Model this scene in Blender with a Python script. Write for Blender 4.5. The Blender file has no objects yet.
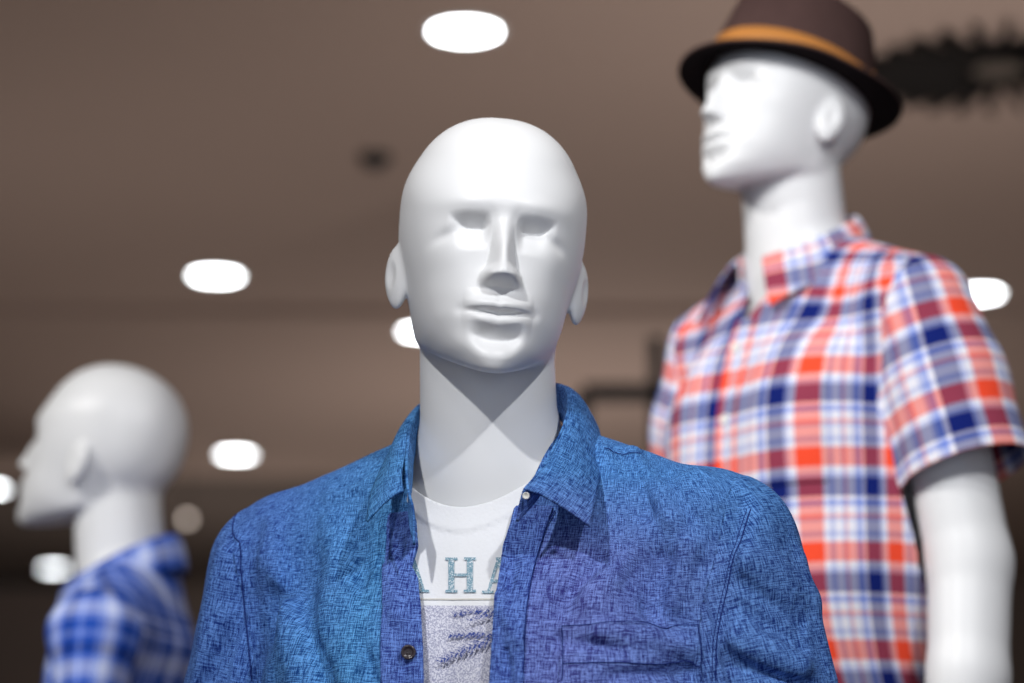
import bpy, bmesh, math, random
import numpy as np
from mathutils import Vector, Matrix, Euler
from mathutils.bvhtree import BVHTree

# ------------------------------------------------------------------ camera
FPX = 2418.0                     # 85 mm on a 36 mm wide sensor
PITCH = math.radians(11.9)
CAMZ = 1.15
scene = bpy.context.scene
col = scene.collection
cam_d = bpy.data.cameras.new('camera')
cam_d.lens = 85.0
cam_d.sensor_width = 36.0
cam_d.clip_start = 0.05
cam_d.clip_end = 100
cam_d.dof.use_dof = True
cam_d.dof.focus_distance = 2.03
cam_d.dof.aperture_fstop = 2.9
cam_d.dof.aperture_blades = 0
cam = bpy.data.objects.new('camera', cam_d)
col.objects.link(cam)
cam.location = (0, 0, CAMZ)
cam.rotation_euler = (math.pi / 2 + PITCH, 0, 0)
scene.camera = cam

# ------------------------------------------------------------------ world, lights, exposure
scene.view_settings.view_transform = 'Standard'
scene.view_settings.look = 'None'
scene.view_settings.gamma = 1.0
scene.view_settings.exposure = 0.2
scene.view_settings.use_curve_mapping = False
world = bpy.data.worlds.new('world')
scene.world = world
world.use_nodes = True
wbg = world.node_tree.nodes['Background']
wbg.inputs[0].default_value = (0.80, 0.86, 1.0, 1)
wbg.inputs[1].default_value = 0.62

def aim(o, tgt):
    d = Vector(tgt) - o.location
    o.rotation_euler = d.to_track_quat('-Z', 'Y').to_euler()

def spot(name, loc, tgt, power, size, blend=0.4, rad=0.04, color=(1, 1, 1)):
    l = bpy.data.lights.new(name, 'SPOT')
    l.energy = power; l.spot_size = math.radians(size); l.spot_blend = blend
    l.shadow_soft_size = rad; l.color = color
    o = bpy.data.objects.new(name, l); col.objects.link(o)
    o.location = loc; aim(o, tgt)
    return o

spot('spot_left', (-0.95, 0.15, 3.15), (0.0, 2.05, 1.50), 134, 50, 0.6, 0.05, (1.0, 1.0, 1.0))
spot('spot_right', (0.95, 0.12, 3.15), (0.0, 2.05, 1.5), 113, 50, 0.6, 0.05, (0.97, 0.98, 1.0))
spot('spot_tall', (-0.6, 0.9, 3.15), (0.62, 2.75, 1.85), 60, 48, 0.6, 0.05, (1.0, 0.98, 0.96))
spot('spot_side', (-2.3, 1.7, 3.15), (-0.6, 3.1, 1.6), 165, 50, 0.6, 0.05, (1.0, 0.98, 0.95))

def area(name, loc, tgt, power, size, color=(1, 1, 1)):
    l = bpy.data.lights.new(name, 'AREA'); l.energy = power; l.size = size; l.color = color; l.shape = 'DISK'
    o = bpy.data.objects.new(name, l); col.objects.link(o); o.location = loc; aim(o, tgt)
    return o
area('ceiling_fill', (-1.6, 14.2, 0.6), (-1.6, 15.6, 3.2), 32, 0.6, (1.0, 0.93, 0.88))  # added unseen fill lights aimed upward to brighten the ceiling, no fixtures
area('ceiling_fill', (1.2, 5.4, 0.9), (0.9, 6.4, 3.2), 31, 0.5, (1.0, 0.95, 0.93))
area('ceiling_fill', (0.3, 10.5, 0.8), (0.3, 11.5, 3.2), 36, 0.6, (1.0, 0.95, 0.93))
area('ceiling_fill', (-1.8, 7.0, 0.9), (-1.8, 8.0, 3.2), 10, 0.5, (1.0, 0.95, 0.93))

# ------------------------------------------------------------------ helpers
def pix_dir(u, v):
    x = (u - 512.0) / FPX
    y = -(v - 341.5) / FPX
    return Vector((x, math.cos(PITCH) - y * math.sin(PITCH), math.sin(PITCH) + y * math.cos(PITCH)))

def pix_at(u, v, Y):
    d = pix_dir(u, v)
    return Vector((0, 0, CAMZ)) + d * (Y / d.y)

def tag(o, label=None, cat=None, group=None, kind=None):
    if label: o['label'] = label
    if cat: o['category'] = cat
    if group: o['group'] = group
    if kind: o['kind'] = kind
    return o

def empty(name, loc=(0, 0, 0), rz=0.0):
    o = bpy.data.objects.new(name, None); col.objects.link(o)
    o.location = loc; o.rotation_euler = (0, 0, rz)
    o.empty_display_size = 0.05
    return o

def np_mesh(name, V, F, mat=None, parent=None, smooth=True, uv=None):
    """V (n,3) array, F (m,3|4) array or list of arrays -> linked object"""
    me = bpy.data.meshes.new(name)
    V = np.asarray(V, dtype=np.float32)
    Fs = F if isinstance(F, list) and len(F) and isinstance(F[0], np.ndarray) else [np.asarray(F)]
    Fs = [f for f in Fs if len(f)]
    loops = np.concatenate([f.ravel() for f in Fs]).astype(np.int32)
    tot = np.concatenate([np.full(len(f), f.shape[1]) for f in Fs]).astype(np.int32)
    start = np.concatenate([[0], np.cumsum(tot)[:-1]]).astype(np.int32)
    me.vertices.add(len(V)); me.vertices.foreach_set('co', V.ravel())
    me.loops.add(len(loops)); me.loops.foreach_set('vertex_index', loops)
    me.polygons.add(len(tot)); me.polygons.foreach_set('loop_start', start)
    me.polygons.foreach_set('loop_total', tot)
    me.update(calc_edges=True)
    me.validate()
    if smooth:
        me.polygons.foreach_set('use_smooth', np.ones(len(me.polygons), dtype=bool))
    if uv is not None:
        layer = me.uv_layers.new(name='UVMap')
        li = np.empty(len(me.loops), dtype=np.int32)
        me.loops.foreach_get('vertex_index', li)
        layer.data.foreach_set('uv', np.asarray(uv, dtype=np.float32)[li].ravel())
    if mat: me.materials.append(mat)
    o = bpy.data.objects.new(name, me); col.objects.link(o)
    if parent: o.parent = parent
    return o

def solidify(o, t, offset=-1):
    m = o.modifiers.new('thickness', 'SOLIDIFY'); m.thickness = t; m.offset = offset
    return o

# ---- implicit surfaces -------------------------------------------------------
def smin(a, b, k):
    h = np.clip(0.5 + 0.5 * (b - a) / k, 0, 1)
    return b + (a - b) * h - k * h * (1 - h)
def smax(a, b, k): return -smin(-a, -b, k)
def sstep(a, b, x):
    t = np.clip((x - a) / (b - a), 0, 1)
    return t * t * (3 - 2 * t)
def gau(x, s): return np.exp(-(x / s) ** 2)

def ellip(X, Y, Z, c, r):
    dx, dy, dz = (X - c[0]) / r[0], (Y - c[1]) / r[1], (Z - c[2]) / r[2]
    k0 = np.sqrt(dx * dx + dy * dy + dz * dz) + 1e-9
    k1 = np.sqrt((dx / r[0]) ** 2 + (dy / r[1]) ** 2 + (dz / r[2]) ** 2) + 1e-9
    return k0 * (k0 - 1) / k1

def capsule(X, Y, Z, a, b, ra, rb):
    a = np.array(a, float); b = np.array(b, float); d = b - a
    t = np.clip(((X - a[0]) * d[0] + (Y - a[1]) * d[1] + (Z - a[2]) * d[2]) / d.dot(d), 0, 1)
    return np.sqrt((X - a[0] - t * d[0]) ** 2 + (Y - a[1] - t * d[1]) ** 2 + (Z - a[2] - t * d[2]) ** 2) - (ra + (rb - ra) * t)

def pchip(xs, ys):
    """monotone-ish smooth interpolation; returns f(x)"""
    xs = np.array(xs, float); ys = np.array(ys, float)
    if xs[0] > xs[-1]: xs, ys = xs[::-1], ys[::-1]
    h = np.diff(xs); dl = np.diff(ys) / h
    m = np.zeros_like(ys); m[0], m[-1] = dl[0], dl[-1]
    for i in range(1, len(xs) - 1):
        if dl[i - 1] * dl[i] > 0:
            w1, w2 = 2 * h[i] + h[i - 1], h[i] + 2 * h[i - 1]
            m[i] = (w1 + w2) / (w1 / dl[i - 1] + w2 / dl[i])
    tx = np.linspace(xs[0], xs[-1], 1500)
    i = np.clip(np.searchsorted(xs, tx) - 1, 0, len(xs) - 2)
    t = (tx - xs[i]) / h[i]
    ty = (2*t**3-3*t**2+1)*ys[i] + (t**3-2*t**2+t)*h[i]*m[i] + (-2*t**3+3*t**2)*ys[i+1] + (t**3-t**2)*h[i]*m[i+1]
    return lambda x: np.interp(x, tx, ty)

def surface_nets(f, lo, hi, step, project=3):
    lo = np.array(lo, float); hi = np.array(hi, float)
    n = np.ceil((hi - lo) / step).astype(int) + 1
    ax = [(lo[i] + np.arange(n[i]) * step).astype(np.float32) for i in range(3)]
    F = np.empty(n, np.float32)
    CH = 24
    for s in range(0, n[0], CH):
        X, Y, Z = np.meshgrid(ax[0][s:s + CH], ax[1], ax[2], indexing='ij')
        F[s:s + CH] = f(X, Y, Z)
    # keep the surface closed on the box
    F[0], F[-1] = 1e-3, 1e-3; F[:, 0], F[:, -1] = 1e-3, 1e-3; F[:, :, 0], F[:, :, -1] = 1e-3, 1e-3
    S = F < 0
    cn = n - 1
    cnt = np.zeros(cn, np.int8)
    for i in (0, 1):
        for j in (0, 1):
            for k in (0, 1):
                cnt += S[i:i + cn[0], j:j + cn[1], k:k + cn[2]]
    act = np.argwhere((cnt > 0) & (cnt < 8))
    idx = -np.ones(cn, np.int64)
    idx[act[:, 0], act[:, 1], act[:, 2]] = np.arange(len(act))
    acc = np.zeros((len(act), 3)); num = np.zeros(len(act))
    corners = [(i, j, k) for i in (0, 1) for j in (0, 1) for k in (0, 1)]
    for a in corners:
        for axi in range(3):
            if a[axi] == 1: continue
            b = list(a); b[axi] = 1
            fa = F[act[:, 0] + a[0], act[:, 1] + a[1], act[:, 2] + a[2]]
            fb = F[act[:, 0] + b[0], act[:, 1] + b[1], act[:, 2] + b[2]]
            m = (fa < 0) != (fb < 0)
            t = np.where(m, fa / np.where(m, fa - fb, 1), 0)
            for q in range(3):
                acc[:, q] += np.where(m, a[q] + (t if q == axi else 0), 0)
            num += m
    V = lo + (act + acc / num[:, None]) * step
    quads = []
    for axi in range(3):
        sl0 = [slice(None)] * 3; sl1 = [slice(None)] * 3
        sl0[axi] = slice(0, -1); sl1[axi] = slice(1, None)
        A, B = S[tuple(sl0)], S[tuple(sl1)]
        e = np.argwhere(A != B)
        o1, o2 = [(1, 2), (2, 0), (0, 1)][axi]
        ok = (e[:, o1] > 0) & (e[:, o2] > 0) & (e[:, o1] < cn[o1]) & (e[:, o2] < cn[o2])
        e = e[ok]
        inside = A[e[:, 0], e[:, 1], e[:, 2]]
        def g(d1, d2):
            c = e.copy(); c[:, o1] -= d1; c[:, o2] -= d2
            return idx[c[:, 0], c[:, 1], c[:, 2]]
        q = np.stack([g(1, 1), g(0, 1), g(0, 0), g(1, 0)], 1)
        q = np.where(inside[:, None], q, q[:, ::-1])
        quads.append(q)
    Q = np.concatenate(quads)
    h = step * 0.25
    onbox = np.any((act == 0) | (act >= cn - 1), axis=1)
    for _ in range(project):
        x, y, z = V[:, 0], V[:, 1], V[:, 2]
        f0 = f(x, y, z)
        G = np.stack([f(x + h, y, z) - f(x - h, y, z), f(x, y + h, z) - f(x, y - h, z), f(x, y, z + h) - f(x, y, z - h)], 1) / (2 * h)
        d = G * (f0 / np.maximum((G * G).sum(1), 0.05))[:, None]
        L = np.linalg.norm(d, axis=1)
        d *= np.minimum(1, (0.5 * step) / np.maximum(L, 1e-12))[:, None]
        d[onbox] = 0
        V = V - d
    return V, Q

def tris(Q): return np.concatenate([Q[:, [0, 1, 2]], Q[:, [0, 2, 3]]])

def clip(V, T, g, U=None):
    """keep the part of triangle mesh where per-vertex scalar g > 0 (U: extra per-vertex data)"""
    s = g > 0
    c = s[T].sum(1)
    keep = [T[c == 3]]
    newV = []; newU = []; cache = {}
    base = len(V)
    def mid(a, b):
        k = (a, b) if a < b else (b, a)
        if k not in cache:
            t = g[k[0]] / (g[k[0]] - g[k[1]])
            newV.append(V[k[0]] + (V[k[1]] - V[k[0]]) * t)
            if U is not None: newU.append(U[k[0]] + (U[k[1]] - U[k[0]]) * t)
            cache[k] = base + len(newV) - 1
        return cache[k]
    out = []
    for t in T[(c > 0) & (c < 3)]:
        r = [int(q) for q in t]
        k = s[t].sum()
        if k == 1:
            while not s[r[0]]: r = r[1:] + r[:1]
            out.append((r[0], mid(r[0], r[1]), mid(r[0], r[2])))
        else:
            while s[r[0]]: r = r[1:] + r[:1]
            m1, m2 = mid(r[0], r[1]), mid(r[0], r[2])
            out.append((m1, r[1], r[2])); out.append((m1, r[2], m2))
    if out: keep.append(np.array(out))
    T2 = np.concatenate(keep)
    V2 = np.concatenate([V, np.array(newV)]) if newV else V
    U2 = None
    if U is not None: U2 = np.concatenate([U, np.array(newU)]) if newU else U
    used = np.unique(T2); mp = -np.ones(len(V2), int); mp[used] = np.arange(len(used))
    return V2[used], mp[T2], (U2[used] if U is not None else None)

# ------------------------------------------------------------------ materials
def mat_new(name):
    m = bpy.data.materials.new(name); m.use_nodes = True
    return m, m.node_tree, m.node_tree.nodes['Principled BSDF']

def mat_plain(name, color, rough=0.5, spec=0.5, metal=0.0, noise=0.0, nscale=40, bump=0.0):
    m, nt, b = mat_new(name)
    b.inputs['Base Color'].default_value = (*color, 1)
    b.inputs['Roughness'].default_value = rough
    b.inputs['Metallic'].default_value = metal
    b.inputs['Specular IOR Level'].default_value = spec
    if noise or bump:
        tc = nt.nodes.new('ShaderNodeTexCoord')
        nz = nt.nodes.new('ShaderNodeTexNoise'); nz.inputs['Scale'].default_value = nscale
        nz.inputs['Detail'].default_value = 4
        nt.links.new(tc.outputs['Object'], nz.inputs['Vector'])
        if noise:
            mx = nt.nodes.new('ShaderNodeMix'); mx.data_type = 'RGBA'
            mx.inputs[6].default_value = tuple(c * (1 - noise) for c in color) + (1,)
            mx.inputs[7].default_value = tuple(min(1, c * (1 + noise)) for c in color) + (1,)
            nt.links.new(nz.outputs['Fac'], mx.inputs[0])
            nt.links.new(mx.outputs[2], b.inputs['Base Color'])
        if bump:
            bp = nt.nodes.new('ShaderNodeBump'); bp.inputs['Strength'].default_value = bump
            bp.inputs['Distance'].default_value = 0.002
            nt.links.new(nz.outputs['Fac'], bp.inputs['Height'])
            nt.links.new(bp.outputs[0], b.inputs['Normal'])
    return m

M = {}
M['skin'] = mat_plain('mannequin_lacquer', (0.76, 0.765, 0.77), 0.44, 0.5, noise=0.015, nscale=6)
M['ceiling'] = mat_plain('brown_ceiling_paint', (0.34, 0.25, 0.205), 0.8, 0.2, noise=0.06, nscale=0.8)

# ------------------------------------------------------------------ mannequin fields
_w = pchip([70, 40, 10, -15, -40, -60, -76, -90, -104, -115, -124, -134], [75, 76, 75, 73, 70, 67, 63.5, 58.5, 49, 38, 27, 10])
_yf = pchip([80, 50, 20, 0, -25, -50, -65, -78, -94, -110, -122, -130, -136],
            [-80, -87, -92, -89, -89.5, -91, -92.5, -93, -90.5, -93, -91, -86, -78])
_nose = pchip([16, 6, -2, -12, -25, -38, -47, -49, -51.5, -55, -58, -65], [0, 2, 4.5, 9, 16.5, 20.5, 23.5, 23.5, 20, 8, 1.5, 0])
_nw = pchip([16, 0, -20, -38, -48, -56, -66], [9, 6.0, 6.6, 8.2, 12, 13, 13])
_lip = pchip([-58, -65, -70.5, -73.5, -76.8, -78.2, -80.5, -85, -88.5, -93.5, -98, -106], [0, 3.0, 7.6, 6.6, -1.0, -1.0, 3.2, 5.2, 4.0, 2.0, 0.5, 0])

def f_head(x, y, z, ears=True):
    """head in its own frame, metres; face towards -y, z=0 between the eyes' level"""
    x = x * 1000.0; y = y * 1000.0; z = z * 1000.0
    ax = np.abs(x)
        # face block
    fm = sstep(-10, -55, y)
    D = 0.0
    # brow
    D = D + 2.6 * gau(ax - 27, 20) * gau(z - 15, 8) + 1.5 * gau(ax, 12) * gau(z - 18, 9)
    # eye socket: shaded upper plane meeting the cheek plane in a curved crease
    zc = -5.5 + (np.abs(ax - 22) / 24.0) ** 2 * 10
    amp = 12.5 * sstep(9, 18, ax) * sstep(48, 28, ax)
    up = np.clip((9.0 - z) / (9.0 - zc), 0, 1)
    up = up * up * (2 - up) ** 0.7
    dn = np.clip((z + 28) / (zc + 28), 0, 1)
    prof = np.where(z > zc, up, dn ** 1.6)
    D = D - amp * prof
    # outer cheek hollow and cheek bone
    D = D - 3.2 * gau(ax - 47, 10) * gau(z + 13 + (ax - 47) * 0.35, 6)
    D = D + 2.0 * gau(ax - 45, 17) * gau(z + 31, 14)
    D = D - 2.2 * gau(ax - 46, 14) * gau(z + 74, 20)
    # nose
    nh = _nose(z); nw = _nw(z)
    q = np.clip(ax / (nw * 1.55), 0, 1)
    D = D + nh * (1 - q * q) ** 1.35
    # alae
    D = D + 3.0 * gau(ax - 10.5, 4.5) * sstep(-59, -55, z) * sstep(-38, -50, z)
    # philtrum, lips
    cw = np.clip(ax / 30.0, 0, 1)
    lf = (1 - cw ** 2.2)
    zz = z + 2.0 - 1.5 * cw ** 2 + 0.9 * gau(ax, 3.2) * sstep(-66, -72, z)
    D = D + _lip(zz) * lf
    zu = z - 9.0 * np.clip(ax / 26.0, 0, 1.5) ** 2
    D = D - 8.0 * np.where(zu > -102, np.clip((zu + 90) / -12.0, 0, 1), np.clip((zu + 119) / 17.0, 0, 1) ** 1.3) * sstep(26, 9, ax)
    D = D - 1.0 * gau(ax, 3.0) * sstep(-74, -68, z) * sstep(-60, -64, z)
    D = D - 1.8 * gau(ax - 31, 5) * gau(z + 77, 5)
    # chin
    D = D + 2.2 * gau(ax, 17) * gau(z + 113, 11)
    yy = y + D * fm
    W = _w(z); Fr = -_yf(z)
    c = 0.0
    ry = np.where(yy < c, Fr + c, 75.0)
    n = 2.35
    s = ((ax / W) ** n + (np.abs(yy - c) / ry) ** n) ** (1 / n)
    blk = (s - 1) * np.minimum(W, 70.0)
    # taper the block into the cranium at the top
    blk = smax(blk, (z - 40 - 0.25 * (y + 80)) * 0.8, 26)
    # jaw underside
    zj = -134 + np.clip(y + 88, 0, 200) * 0.42
    blk = smax(blk, zj - z, 9)
    blk = smax(blk, (y - 38) * 0.9, 25)
    # apply the face relief on cranium as well
    sx, sy, sz = ax / 80.0, np.abs(yy - 12) / 101.0, np.abs(z - 20) / 96.5
    cr2 = (((sx ** 2.3 + sz ** 2.3) ** (2.1 / 2.3) + sy ** 2.1) ** (1 / 2.1) - 1) * 82
    d = smin(cr2, blk, 15)
    # temple hollow
    if ears:
        ex, ey, ez = ax - 78.5, y - 10.0, z + 32.0
        a = 0.48
        ex2 = ex * math.cos(a) - ey * math.sin(a); ey2 = ex * math.sin(a) + ey * math.cos(a)
        ey3 = ey2 * math.cos(.12) - ez * math.sin(.12); ez3 = ey2 * math.sin(.12) + ez * math.cos(.12)
        wid = 16.0 - 2.5 * sstep(5, -28, ez3)
        e = ellip(ex2, ey3 * (15.5 / wid), ez3, (1.5, 0, 0), (7.0, 17, 29))
        e = smax(e, -ellip(ex2, ey3, ez3, (11.2, 1, 1), (5, 8, 13)), 3)
        d = smin(d, e, 5)
    return d / 1000.0

def smooth_path_caps(X, Y, Z, pts, k):
    d = None
    for (a, ra), (b, rb) in zip(pts[:-1], pts[1:]):
        c = capsule(X, Y, Z, a, b, ra, rb)
        d = c if d is None else smin(d, c, k)
    return d

def f_neck(x, y, z):
    # body frame
    d = capsule(x, (y - 0.0) * 1.0, z, (0, 0.030, -0.05), (0, 0.048, -0.25), 0.0585, 0.062)
    ax = np.abs(x)
    # trapezius flare
    d = smin(d, capsule(ax, y, z, (0.0, 0.062, -0.200), (0.13, 0.05, -0.246), 0.052, 0.045), 0.035)
    return d

HEAD_PIVOT = Vector((0, 0.03, -0.10))

class Mannequin:
    def __init__(s, pos, body_yaw, head_yaw, head_pitch=0, head_roll=0, shift=(0, 0, 0)):
        s.pos = Vector(pos); s.by = body_yaw
        s.MB = Matrix.Translation(s.pos) @ Matrix.Rotation(body_yaw, 4, 'Z')         # body -> world
        R = Matrix.Rotation(head_yaw - body_yaw, 4, 'Z') @ Matrix.Rotation(head_roll, 4, 'Y') @ Matrix.Rotation(head_pitch, 4, 'X')
        s.HB = Matrix.Translation(HEAD_PIVOT + Vector(shift)) @ R @ Matrix.Translation(-HEAD_PIVOT)   # head -> body
    def head_mesh(s, step):
        A = np.array(s.HB)
        def f(X, Y, Z):
            bx = A[0, 0] * X + A[0, 1] * Y + A[0, 2] * Z + A[0, 3]
            by = A[1, 0] * X + A[1, 1] * Y + A[1, 2] * Z + A[1, 3]
            bz = A[2, 0] * X + A[2, 1] * Y + A[2, 2] * Z + A[2, 3]
            return smin(f_head(X, Y, Z), f_neck(bx, by, bz), 0.010)
        V, Q = surface_nets(f, (-0.125, -0.13, -0.275), (0.125, 0.135, 0.125), step)
        V = V @ A[:3, :3].T + A[:3, 3]
        return V, Q


def f_torso(x, y, z):
    ax = np.abs(x)
    d = ellip(ax, y, z, (0, .050, -.44), (.175, .112, .235))
    d = smin(d, capsule(ax, y, z, (0, .055, -.295), (.160, .052, -.288), .078, .058), .05)
    d = smin(d, capsule(ax, y, z, (0.0, 0.062, -0.194), (0.16, 0.052, -0.250), 0.052, 0.044), .03)
    d = smin(d, ellip(ax, y, z, (.080, -.030, -.385), (.085, .040, .075)), .04)
    d = smin(d, ellip(ax, y, z, (0, .05, -.64), (.150, .10, .22)), .06)
    return smax(d, -.80 - z, .01)

ARM = {}
def f_arm(x, y, z, side_pts):
    d = None
    for (a, ra), (b, rb) in zip(side_pts[:-1], side_pts[1:]):
        c = capsule(x, y, z, a, b, ra, rb)
        d = c if d is None else smin(d, c, .012)
    return d

def arm_default(s):
    return [((s * .194, .05, -.268), .054), ((s * .214, .05, -.37), .050), ((s * .248, .055, -.56), .042),
            ((s * .270, .030, -.68), .038), ((s * .275, -.02, -.80), .027)]

# ------------------------------------------------------------------ main mannequin
main = Mannequin(pix_at(475, 247, 2.055), math.radians(-18), math.radians(7.2), 0, math.radians(3.7), (-0.005, 0, 0))

def warp(V, sx, sy):
    W = V.copy()
    if isinstance(sx, tuple): W[:, 0] *= np.where(V[:, 0] > 0, sx[1], sx[0])
    else: W[:, 0] *= sx
    W[:, 1] = .05 + (V[:, 1] - .05) * (1 - (1 - sy) * sstep(-.24, -.34, V[:, 2]))
    return W

def make_mannequin(mq, label, hstep, bstep, arms, group=None, sx=1.0, sy=1.0):
    root = empty('mannequin', (mq.pos.x, mq.pos.y, 0), mq.by)
    tag(root, label, 'mannequin', group)
    zoff = np.array([0, 0, mq.pos.z])
    V1, Q1 = mq.head_mesh(hstep)
    def f(x, y, z):
        d = smin(f_torso(x, y, z), f_neck(x, y, z), .02)
        for a in arms: d = smin(d, f_arm(x, y, z, a), .02)
        return smax(d, z + .205 + .035 * sstep(.115, .09, np.abs(x)), .004)
    V2, Q2 = surface_nets(f, (-.42, -.22, -.85), (.42, .22, -.19), bstep, 2)
    V2 = warp(V2, sx, sy)
    np_mesh('body', np.concatenate([V1, V2]) + zoff, np.concatenate([Q1, Q2 + len(V1)]), M['skin'], root)
    # stand: pole and round foot
    zt = mq.pos.z - .79
    bm = bmesh.new()
    bmesh.ops.create_cone(bm, cap_ends=True, segments=24, radius1=.016, radius2=.016, depth=zt,
                          matrix=Matrix.Translation((0, .05, zt / 2)))
    me = bpy.data.meshes.new('stand_pole'); bm.to_mesh(me); me.materials.append(M['steel'])
    o = bpy.data.objects.new('stand_pole', me); col.objects.link(o); o.parent = root
    bm = bmesh.new()
    bmesh.ops.create_cone(bm, cap_ends=True, segments=64, radius1=.17, radius2=.165, depth=.014,
                          matrix=Matrix.Translation((0, .05, .007)))
    me = bpy.data.meshes.new('stand_foot'); bm.to_mesh(me); me.materials.append(M['steel'])
    o = bpy.data.objects.new('stand_foot', me); col.objects.link(o); o.parent = root
    return root

M['steel'] = mat_plain('brushed_steel', (.55, .55, .56), .35, .5, 1.0)

# ------------------------------------------------------------------ cloth
def rand_folds(seed, n, kmin, kmax, ani=(1, 1, 1)):
    rg = np.random.RandomState(seed)
    W = []
    for _ in range(n):
        k = rg.randn(3); k /= np.linalg.norm(k); k *= rg.uniform(kmin, kmax)
        k *= np.array(ani)
        k2 = rg.randn(3); k2 *= rg.uniform(8, 20) / np.linalg.norm(k2)
        W.append((k, rg.uniform(0, 6.28), k2, rg.uniform(0, 6.28), rg.uniform(.6, 1.4)))
    def f(x, y, z):
        s = 0
        for k, p, k2, p2, a in W:
            s = s + a * np.sin(k[0] * x + k[1] * y + k[2] * z + p + 1.8 * np.sin(k2[0] * x + k2[1] * y + k2[2] * z + p2))
        return s / math.sqrt(n)
    return f

def seg_fold(x, y, z, a, b, w, amp):
    """ridge (amp>0) or groove along a segment"""
    d = capsule(x, y, z, a, b, 0, 0)
    return amp * gau(d, w)

def polyx(pts):
    pts = sorted(pts, key=lambda p: p[1])
    zs = np.array([p[1] for p in pts]); xs = np.array([p[0] for p in pts])
    return lambda z: np.interp(z, zs, xs)

def cloth_uv(V):
    x, y, z = V.T
    return np.stack([x + (y + .06) * np.sign(x) * sstep(.11, .20, np.abs(x)), z + (y + .03) * sstep(-.285, -.225, z)], 1)

def unfold(V, f0, it=2):
    """carry the points back to the unwrinkled surface so that the weave runs straight"""
    P = V.copy()
    for _ in range(it):
        P = P - grad_dir(f0, P, .004) * f0(*P.T)[:, None]
    return P

def sleeve_uv(V, a, b):
    a = np.array(a); b = np.array(b); d = (b - a) / np.linalg.norm(b - a)
    e1 = np.cross(d, [0, 1, 0]); e1 /= np.linalg.norm(e1); e2 = np.cross(d, e1)
    P = V - a
    ang = np.arctan2(P @ e1 * np.sign(a[0]) * -1, -(P @ e2) * 1.0)
    # seam of the angle hidden on the inner side of the arm
    return np.stack([np.unwrap(ang) * 0 + ang * .062, P @ -d], 1)

class Surf:
    """implicit cloth surface in body frame with ray casts from the photograph's pixels"""
    def __init__(s, mq, f, lo, hi, step):
        s.mq = mq
        V, Q = surface_nets(f, lo, hi, step, 3)
        s.V, s.T = V, tris(Q)
        s.f = f
        s.bvh = BVHTree.FromPolygons([tuple(v) for v in V], [tuple(int(i) for i in t) for t in s.T])
        s.IM = mq.MB.inverted()
    def pix(s, u, v, off=0.0):
        o = s.IM @ Vector((0, 0, CAMZ)); d = (s.IM.to_3x3() @ pix_dir(u, v)).normalized()
        h, n, _, _ = s.bvh.ray_cast(o, d)
        if h is None: return None
        return h + n * off
    def ray(s, o, d, off=0.0):
        h, n, _, _ = s.bvh.ray_cast(Vector(o), Vector(d))
        return None if h is None else h + n * off
    def near(s, p, off=0.0):
        h, n, _, _ = s.bvh.find_nearest(Vector(p))
        return h + n * off

def grad_dir(f, V, h=.002):
    x, y, z = V.T
    G = np.stack([f(x + h, y, z) - f(x - h, y, z), f(x, y + h, z) - f(x, y - h, z), f(x, y, z + h) - f(x, y, z - h)], 1)
    return G / np.maximum(np.linalg.norm(G, axis=1), 1e-9)[:, None]

def tube(name, pts, r, mat, parent, zoff=0, closed=False, seg=6):
    P = np.array([tuple(p) for p in pts], float); P[:, 2] += zoff
    n = len(P); V = []; 
    T = np.gradient(P, axis=0)
    T /= np.maximum(np.linalg.norm(T, axis=1), 1e-9)[:, None]
    up = np.array([0.13, -1, 0.21]); 
    for i in range(n):
        a = np.cross(T[i], up); a /= np.linalg.norm(a); b = np.cross(T[i], a)
        for k in range(seg):
            t = 2 * math.pi * k / seg
            V.append(P[i] + r * (a * math.cos(t) + b * math.sin(t)))
    F = []
    for i in range(n - 1):
        for k in range(seg):
            F.append((i * seg + k, i * seg + (k + 1) % seg, (i + 1) * seg + (k + 1) % seg, (i + 1) * seg + k))
    return np_mesh(name, V, np.array(F), mat, parent)

def resample(pts, n):
    P = np.array([tuple(p) for p in pts], float)
    # catmull-rom
    out = []
    m = len(P)
    Pe = np.vstack([2 * P[0] - P[1], P, 2 * P[-1] - P[-2]])
    for s in np.linspace(0, m - 1 - 1e-9, n):
        i = int(s); t = s - i
        p0, p1, p2, p3 = Pe[i], Pe[i + 1], Pe[i + 2], Pe[i + 3]
        out.append(.5 * ((2 * p1) + (-p0 + p2) * t + (2 * p0 - 5 * p1 + 4 * p2 - p3) * t * t + (-p0 + 3 * p1 - 3 * p2 + p3) * t ** 3))
    return np.array(out)

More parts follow.
